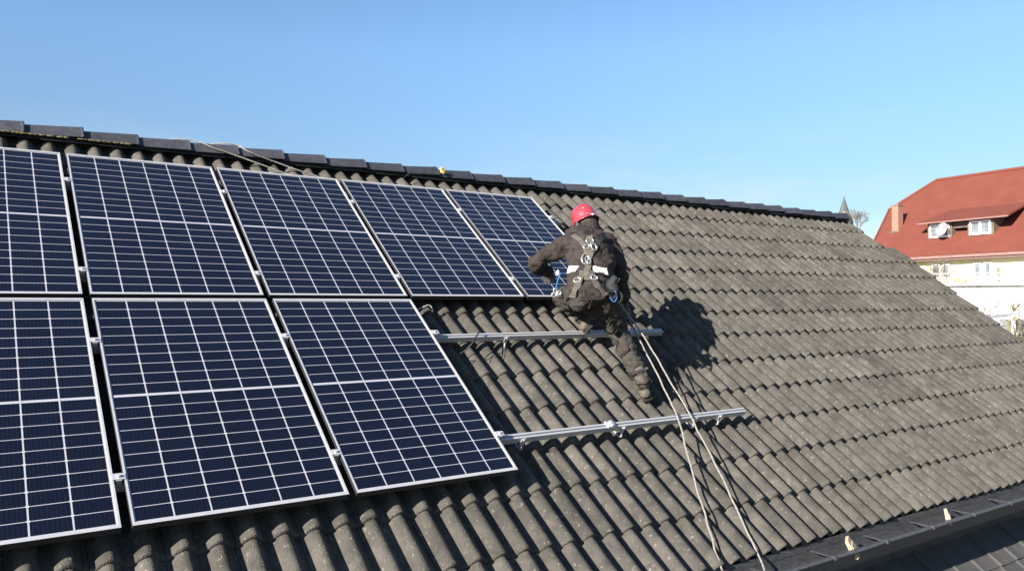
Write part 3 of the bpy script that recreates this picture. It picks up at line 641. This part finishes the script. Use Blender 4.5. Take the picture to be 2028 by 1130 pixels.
# tool pouch and tangle of straps at the right hip
q = onbody(1212, 572, .02)
if q:
    mb = MB(); ell(mb, q[0], across, .045, NRM, .04, .065); ell(mb, q[0]+Vector((.01, -.01, .05)), across, .03, NRM, .03, .03); fuse('tool_pouch', mb, M['strap_black'], worker, .007, 2, .006, 25)
    for k in range(4):
        mb = MB(); a = q[0]+Vector((random.uniform(-.04, .04), -.035, random.uniform(-.03, .05)))
        mb.tube(smooth_pts([a, a+Vector((.03, -.02, -.05)), a+Vector((.0, -.02, -.10)), a+Vector((-.04, 0, -.05))], 6), .005, 6); mb.build('lanyard_loop', M['blue'] if k == 1 else M['strap_black'], worker)
# blue lanyard with carabiners at the left hip, resting by the corner of the panel frame
q = onbody(1112, 545, .01); a = q[0] if q else rp(1110, 540, .4)
zc = .36
mb = MB(); mb.tube(smooth_pts([a, rp(1106, 552, zc), rp(1103, 563, zc), rp(1102, 572, zc)], 6), .007, 8); mb.build('lanyard', M['blue'], worker)
for k, (x, y, aa, bb, an) in enumerate(((1101, 578, .012, .028, .5), (1098, 583, .020, .014, .2), (1106, 581, .014, .022, -.7), (1104, 540, .008, .022, -.4))):
    c = rp(x, y, zc); mb = MB(); x2 = RX*math.cos(an)+Vector((0, 0, 1))*math.sin(an); y2 = Vector((0, 0, 1))*math.cos(an)-RX*math.sin(an)
    mb.tube([c+x2*aa*math.cos(t)+y2*bb*math.sin(t) for t in [2*math.pi*j/16 for j in range(16)]], .005, 8, closed=True); mb.build('carabiner', M['steel'], worker)

# ------------------------------------------------------------------ neighbouring red roofed house
HO = Vector((39.82582, 18.69509, 2.28187)); yaw = math.radians(-96.2644)
HM = Matrix.Translation(HO) @ Matrix.Rotation(yaw, 4, 'Z')
def red_material():
    m = mat('red_roof_tile', (.122, .034, .024), .85, col2=(.138, .041, .029), scale=1.3, bump=0, speck=((.13, .054, .042), 6), spec=.2)
    t = m.node_tree; b = t.nodes['Principled BSDF']; wv = t.nodes.new('ShaderNodeTexWave'); wv.bands_direction = 'Z'; wv.inputs['Scale'].default_value = 1.6; wv.inputs['Distortion'].default_value = .3
    tcn = t.nodes.new('ShaderNodeTexCoord'); t.links.new(tcn.outputs['Object'], wv.inputs['Vector']); bp = t.nodes.new('ShaderNodeBump'); bp.inputs['Strength'].default_value = .12; bp.inputs['Distance'].default_value = .03
    t.links.new(wv.outputs['Fac'], bp.inputs['Height']); t.links.new(bp.outputs['Normal'], b.inputs['Normal']); return m
M['red'] = red_material()
M['yellow_wall'] = mat('yellow_wall', (.70, .61, .36), .9, col2=(.74, .66, .42), scale=.8, bump=.1)
M['white_wall'] = mat('white_wall', (.80, .80, .79), .9, col2=(.86, .86, .85), scale=1.0, bump=.1)
M['white_frame'] = mat('window_frame', (.82, .82, .82), .5)
M['glass'] = mat('window_glass', (0.0700, 0.0840, 0.1050), .08, col2=(0.1960, 0.2100, 0.2310), scale=3.0, coat=.6)
M['dish'] = mat('grey_dish', (.20, .20, .21), .6, col2=(.26, .26, .27), scale=5)
M['brick'] = mat('chimney_brick', (0.2380, 0.1050, 0.0770), .9, col2=(0.2660, 0.1330, 0.0980), scale=9, bump=.3)
M['trim'] = mat('eave_trim', (0.1680, 0.0910, 0.0840), .7, col2=(0.1960, 0.1190, 0.1120), scale=4)
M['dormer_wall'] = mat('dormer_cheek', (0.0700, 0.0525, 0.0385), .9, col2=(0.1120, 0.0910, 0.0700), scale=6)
M['greyroof'] = mat('grey_sheet', (0.2940, 0.2940, 0.3010), .7, col2=(0.3850, 0.3850, 0.3850), scale=4)
M['bark'] = mat('bark', (0.1190, 0.0910, 0.0700), .9, col2=(0.1890, 0.1540, 0.1260), scale=30)
red = empty('red_roofed_house', (0, 0, 0), (0, 0, 0), 'yellow house with a big red tiled roof and two dormers beyond the right verge', 'house'); red.matrix_world = HM
TN = 4.5/5.5
def thick(mb, poly, t):
    poly = [Vector(p) for p in poly]; n = (poly[1]-poly[0]).cross(poly[2]-poly[0]).normalized(); k = len(poly); lo_ = [p-n*t for p in poly]
    mb.add(poly+lo_, [tuple(range(k)), tuple(range(2*k-1, k-1, -1))]+[(i, i+k, (i+1) % k+k, (i+1) % k) for i in range(k)])
mb = MB(); XR = 16.0
thick(mb, [(0, 0, 0), (XR, 0, 0), (XR, 5.5, 4.5), (.38, 5.5, 4.5), (-1.16, 3.5, 2.865)], .14)
thick(mb, [(XR, 11, 0), (0, 11, 0), (-1.16, 7.5, 2.865), (.38, 5.5, 4.5), (XR, 5.5, 4.5)], .14)
thick(mb, [(-1.16, 7.5, 2.865), (-1.16, 3.5, 2.865), (.38, 5.5, 4.5)], .12)
rroof = mb.build('roof', M['red'], red)
mb = MB()
mb.tube([(.38, 5.5, 4.53), (XR, 5.5, 4.53)], .09, 8); mb.tube([(.38, 5.5, 4.53), (-1.16, 3.5, 2.9)], .08, 8); mb.tube([(-1.16, 3.5, 2.87), (0, 0, .03)], .05, 6)
mb.build('ridge_tiles', M['red'], rroof)
mb = MB(); mb.box((XR/2, -.04, -.10), (XR, .14, .12)); mb.box((XR/2, .02, -.20), (XR, .05, .10)); mb.build('gutter', M['trim'], red)
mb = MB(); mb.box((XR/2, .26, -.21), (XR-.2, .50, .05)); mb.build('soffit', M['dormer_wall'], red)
mb = MB(); mb.add([(.3, .5, -8.6), (XR-.3, .5, -8.6), (XR-.3, .5, -.2), (.3, .5, -.2)], [(0, 1, 2, 3)]); mb.add([(.3, 10.5, -8.6), (.3, .5, -8.6), (.3, .5, .1), (-.3, 3.5, 2.6), (-.3, 7.5, 2.6), (.3, 10.5, .1)], [(0, 1, 2, 3, 4, 5)])
mb.add([(XR-.3, .5, -8.6), (XR-.3, 10.5, -8.6), (XR-.3, 10.5, .1), (XR-.3, 5.5, 4.2), (XR-.3, .5, .1)], [(0, 1, 2, 3, 4)]); mb.add([(XR-.3, 10.5, -8.6), (.3, 10.5, -8.6), (.3, 10.5, -.2), (XR-.3, 10.5, -.2)], [(0, 1, 2, 3)])
mb.build('wall', M['yellow_wall'], red)
mb = MB(); mb.box((.43, 2.05, 2.18), (.38, .40, 1.40)); ch_ = mb.build('chimney', M['brick'], rroof)
mb = MB(); mb.box((.43, 2.05, 2.91), (.44, .46, .07)); mb.box((.43, 2.05, 2.99), (.14, .14, .10)); mb.build('chimney_cap', M['trim'], rroof)
mb = MB(); thick(mb, [(.15, 1.72, 1.43), (.72, 1.72, 1.43), (.72, 1.86, 1.55), (.15, 1.86, 1.55)], .03); mb.build('lead_flashing', M['dormer_wall'], rroof)
def window(parent, x0, x1, y, z0, z1, nsash=2, fr=.07, panes=True):
    mb = MB(); w_ = x1-x0
    for (a, b, c_, d_) in ((x0, x1, z1-fr, z1), (x0, x1, z0, z0+fr), (x0, x0+fr, z0+fr, z1-fr), (x1-fr, x1, z0+fr, z1-fr)): mb.box(((a+b)/2, y-.03, (c_+d_)/2), (b-a, .06, d_-c_))
    for i in range(1, nsash): mb.box((x0+w_*i/nsash, y-.028, (z0+z1)/2), (fr*1.3, .055, z1-z0-2*fr))
    f = mb.build('window', M['white_frame'], parent)
    mb = MB(); mb.box(((x0+x1)/2, y-.004, (z0+z1)/2), (w_-fr, .008, z1-z0-fr)); mb.build('pane', M['glass'], f)
    return f
# dormers: vertical window walls under one long low roof that runs up into the main slope
for (x0, x1, lab) in ((2.91, 3.94, None), (4.96, 5.98, None)):
    d_ = empty('dormer', (0, 0, 0)); d_.parent = red
    y0 = 1.10; z0 = y0*TN+.02; zt = z0+.76
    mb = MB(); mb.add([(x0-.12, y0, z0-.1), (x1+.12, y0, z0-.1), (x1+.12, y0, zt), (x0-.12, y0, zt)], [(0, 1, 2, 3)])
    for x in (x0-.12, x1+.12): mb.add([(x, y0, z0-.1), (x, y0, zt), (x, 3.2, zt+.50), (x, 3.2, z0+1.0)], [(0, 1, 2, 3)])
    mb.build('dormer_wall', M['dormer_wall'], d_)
    window(d_, x0, x1, y0-.01, z0+.02, zt-.08)
def strip(x0, x1, y0, z0, y1):
    mb = MB(); thick(mb, [(x0, y0, z0), (x1, y0, z0+.02), (x1-.25, y1, y1*TN+.03), (x0+.25, y1, y1*TN+.03)], .09); return mb
strip(2.45, 6.95, .78, 1.73, 3.0).build('dormer_roof', M['red'], red)
mb = MB(); mb.box((4.70, .76, 1.67), (4.48, .06, .06)); mb.build('dormer_gutter', M['trim'], red)
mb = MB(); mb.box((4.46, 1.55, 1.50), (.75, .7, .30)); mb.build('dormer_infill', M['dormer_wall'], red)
# satellite dish
mb = MB(); vs = []; cd_ = Vector((3.80, .70, 1.30)); dn = Vector((-.25, -1, .3)).normalized(); dx = dn.orthogonal().normalized(); dy = dn.cross(dx)
for (r, z) in ((0, -.05), (.15, -.04), (.28, -.005), (.34, .03), (.35, .02), (.28, -.03), (.15, -.06), (0, -.07)):
    for k in range(20): vs.append(cd_+(dx*math.cos(k*math.pi/10)+dy*math.sin(k*math.pi/10))*r+dn*z)
mb.add(vs, [(i*20+k, i*20+(k+1) % 20, i*20+20+(k+1) % 20, i*20+20+k) for i in range(7) for k in range(20)], 0, True)
mb.tube([cd_+dy*-.3, cd_+dn*.35+dy*-.1], .015, 6); mb.tube([cd_-dn*.05, cd_+Vector((0, .4, -.2))], .02, 6)
o = mb.build('satellite_dish', M['dish'], None, HM.copy()); tagit(o, 'white satellite dish in front of the left dormer of the red roof', 'satellite dish')
# wall windows
for (x0, x1) in ((3.42, 3.86), (3.98, 4.34), (5.50, 5.86), (6.00, 6.34), (8.2, 8.56), (8.7, 9.06)):
    window(red, x0, x1, .48, -1.12, -.40, 1, .06)
for (x0, x1) in ((3.42, 3.86), (5.50, 5.86), (6.00, 6.34)): window(red, x0, x1, .48, -4.6, -3.4, 1, .06)
def ldown(x, y): # house-local -> world
    return HM @ Vector(x)
# ------------------------------------------------------------------ white terrace building in front
AO = Vector((30.5, 9.2, 0)); AM = Matrix.Translation(AO) @ Matrix.Rotation(math.radians(-58), 4, 'Z')
an = empty('white_annex', (0, 0, 0), (0, 0, 0), 'low white flat roofed building in front of the yellow house at the right edge', 'building'); an.matrix_world = AM
mb = MB(); mb.box((2.0, 4.0, -3.0), (14.0, 8.0, 7.2)); mb.build('wall', M['white_wall'], an)
mb = MB(); mb.box((2.0, 3.98, .64), (14.3, 8.3, .10)); mb.build('parapet_cap', M['greyroof'], an)
mb = MB()
for i in range(12): mb.tube([(-4.0+i*.9, .25, .69), (-4.0+i*.9, .25, 1.05)], .018, 6)
for z in (.88, 1.05): mb.tube([(-4.0, .25, z), (5.9, .25, z)], .018, 6)
mb.build('railing', M['greyroof'], an)
for (x0, x1) in ((-1.6, -.9), (1.0, 1.9), (3.6, 4.4)): window(an, x0, x1, -.01, -1.3, -.55, 2, .06)
gp = CAM+ray(1978, 628)*25
gs = empty('garden_shelter', (gp.x, gp.y, gp.z), (0, 0, math.radians(-70)), 'small grey lean-to shelter with lattice side in front of the white building', 'shelter')
mb = MB(); thick(mb, [(-.75, -.6, -.12), (.55, -.6, .10), (.55, .6, .22), (-.75, .6, 0)], .04); mb.build('shelter_roof', M['greyroof'], gs)
for (x, y) in ((-.65, -.5), (.45, -.5), (-.65, .5), (.45, .5)):
    mb = MB(); mb.tube([(x, y, -7), (x, y, -.08)], .03, 6); mb.build('post', M['greyroof'], gs)
mb = MB()
for k in range(9): mb.tube([(-.65+k*.137, -.5, -1.6), (-.65+k*.137, -.5, -.12)], .012, 4)
for k in range(6): mb.tube([(-.65, -.5, -1.5+k*.25), (.45, -.5, -1.5+k*.25)], .012, 4)
mb.build('lattice', M['bark'], gs)

# ------------------------------------------------------------------ church spire, bare trees, shrub, ground
def frame_at(px, py, D): return CAM+ray(px, py)*D
M['spire'] = mat('spire_slate', (0.0490, 0.0525, 0.0560), .7, col2=(0.0770, 0.0805, 0.0770), scale=3); M['spire_gold'] = mat('spire_panel', (0.3150, 0.2660, 0.0980), .6)
sp = frame_at(1672, 436, 120)
cs = empty('church_spire', (sp.x, sp.y, 0), (0, 0, .5), 'distant pointed grey church spire just beyond the far end of the ridge', 'spire')
mb = MB(); H0 = sp.z; pr = [(1.35, -2.5), (1.25, -.2), (1.05, .4), (.55, 1.7), (.12, 3.2), (.03, 3.75)]
vs = [(r*math.cos(k*math.pi/4), r*math.sin(k*math.pi/4), H0+z) for (r, z) in pr for k in range(8)]
mb.add(vs, [(i*8+k, i*8+(k+1) % 8, i*8+8+(k+1) % 8, i*8+8+k) for i in range(5) for k in range(8)]); mb.build('spire_roof', M['spire'], cs)
mb = MB(); mb.box((0, 0, H0-11.2), (2.6, 2.6, 17.5)); mb.build('tower', M['yellow_wall'], cs)
fa = (CAM-sp); fa.z = 0; fa.normalize(); fa = Matrix.Rotation(-.5, 3, 'Z') @ fa
mb = MB(); mb.ball(fa*.98+Vector((0, 0, H0+.75)), (.30, .30, .42), 0, 10, 6); mb.tube([(0, 0, H0+3.7), (0, 0, H0+4.1)], .03, 5); mb.build('clock_face', M['spire_gold'], cs)
def bare_tree(name, base, hgt, spread, seed, label, m=M['bark'], r0=.12, levels=5, cl=.5):
    rr = random.Random(seed); root = empty(name, base, (0, 0, 0), label, 'tree'); tm = MB(); cm = MB()
    tm.tube([(0, 0, 0), (.05, 0, hgt*.5), (0, 0, hgt+.2)], [r0*1.3, r0, r0*.85], 8)
    def br(p, d, ln, r, lv):
        q = p+d*ln*.5+Vector((rr.uniform(-.06, .06), rr.uniform(-.06, .06), 0))*ln; e = p+d*ln
        cm.tube([p, q, e], [r, r*.8, r*.6], 5 if lv > 2 else 3, cap=False)
        if lv == 0: return
        for i in range(3 if lv > 1 else 4):
            a = rr.uniform(0, 6.28); t = rr.uniform(.35, .85); o_ = d.orthogonal().normalized(); o_ = Matrix.Rotation(a, 3, d) @ o_
            nd = (d+o_*t*spread+Vector((0, 0, .12))).normalized(); br(p+d*ln*rr.uniform(.5, 1), nd, ln*rr.uniform(.6, .8), r*.62, lv-1)
    for i in range(5):
        a = i*1.256+rr.uniform(-.3, .3); br(Vector((0, 0, hgt+rr.uniform(-.1, .2))), Vector((math.cos(a)*.5*spread, math.sin(a)*.5*spread, 1)).normalized(), cl, r0*.6, levels-1)
    tm.build('trunk', m, root); cm.build('crown', m, root); return root
b = frame_at(1700, 430, 66); bare_tree('bare_tree', (b.x, b.y, -6.5), b.z-1.3+6.5, .65, 4, 'leafless tree poking above the far end of the roof beside the church spire', r0=.045, levels=6, cl=.78)
b = frame_at(1868, 545, 33); bare_tree('bare_tree', (b.x, b.y, -6.5), b.z-.7+6.5, .8, 11, 'small leafless tree against the yellow wall below the left dormer', r0=.03, levels=6, cl=.52)
b = frame_at(1978, 545, 33); bare_tree('bare_tree', (b.x, b.y, -6.5), b.z-.4+6.5, .6, 21, 'thin leafless sapling against the yellow wall right of the wall windows', r0=.02, levels=5, cl=.3)
b = CAM+ray(1950, 610)*24; bare_tree('bare_tree', (b.x, b.y, -6.5), b.z-.6+6.5, .9, 33, 'thin leafless tree in front of the white building beside the tiled verge', r0=.02, levels=6, cl=.38)
b = CAM+ray(1915, 555)*29; bare_tree('bare_tree', (b.x, b.y, -6.5), b.z-.7+6.5, .9, 41, 'leafless tree between the two pairs of yellow wall windows', r0=.02, levels=6, cl=.36)
def shrub(px, py, D, r, seed, label, m, n=900, ez=.9):
    rr = random.Random(seed); c = frame_at(px, py, D); root = empty('shrub', (c.x, c.y, -6.5), (0, 0, 0), label, 'shrub'); H = c.z+6.5
    mb = MB(); mb.tube([(0, 0, 0), (.05, 0, H*.6), (0, 0, H)], [.06, .04, .01], 6)
    for i in range(14):
        a = rr.uniform(0, 6.28); mb.tube([(0, 0, H-r*1.2), (math.cos(a)*r*.8, math.sin(a)*r*.8, H+rr.uniform(-.5, .8)*r)], [.02, .006], 4)
    mb.build('stem', M['bark'], root)
    mb = MB()
    for i in range(n):
        a = rr.uniform(0, 6.28); b_ = rr.uniform(-1, 1); q = r*rr.uniform(.3, 1)**.6*(1+.25*math.sin(a*3+b_*4)); p = Vector((math.cos(a)*math.sqrt(1-b_*b_), math.sin(a)*math.sqrt(1-b_*b_), b_*ez))*q+Vector((0, 0, H-.1-(ez-.9)*r))
        d1 = Vector((rr.uniform(-1, 1), rr.uniform(-1, 1), rr.uniform(-1, 1))).normalized(); d2 = d1.orthogonal().normalized(); s = rr.uniform(.02, .045); mb.tint = rr.random()
        mb.add([p-d1*s, p+d2*s*.5, p+d1*s, p-d2*s*.5], [(0, 1, 2, 3)])
    mb.build('foliage', m, root)
M['olive'] = mat('olive_leaf', (0.0700, 0.0665, 0.0245), .8, col2=(0.1120, 0.0980, 0.0420), scale=6, tint=.4); M['yleaf'] = mat('yellow_leaf', (0.2100, 0.1750, 0.0490), .8, col2=(0.1540, 0.1400, 0.0560), scale=6, tint=.4)
shrub(2012, 655, 24, .42, 5, 'olive green shrub at the far right edge beside the lower end of the tiled roof', M['olive'], 1500, 2.5)
shrub(2008, 600, 27, .24, 6, 'small yellowish shrub in front of the white building', M['yleaf'], 1100, 4.0)
M['ground'] = mat('ground', (0.0700, 0.0630, 0.0455), .95, col2=(0.1120, 0.1050, 0.0770), scale=.15, bump=.2, bscale=2)
mb = MB(); n = 24; S = 900
vs = [Vector(((i/n-.5)*2*S, (j/n-.5)*2*S, -6.5)) for j in range(n+1) for i in range(n+1)]
mb.add(vs, [(j*(n+1)+i, j*(n+1)+i+1, (j+1)*(n+1)+i+1, (j+1)*(n+1)+i) for j in range(n) for i in range(n)])
tagit(mb.build('ground', M['ground']), kind='structure')
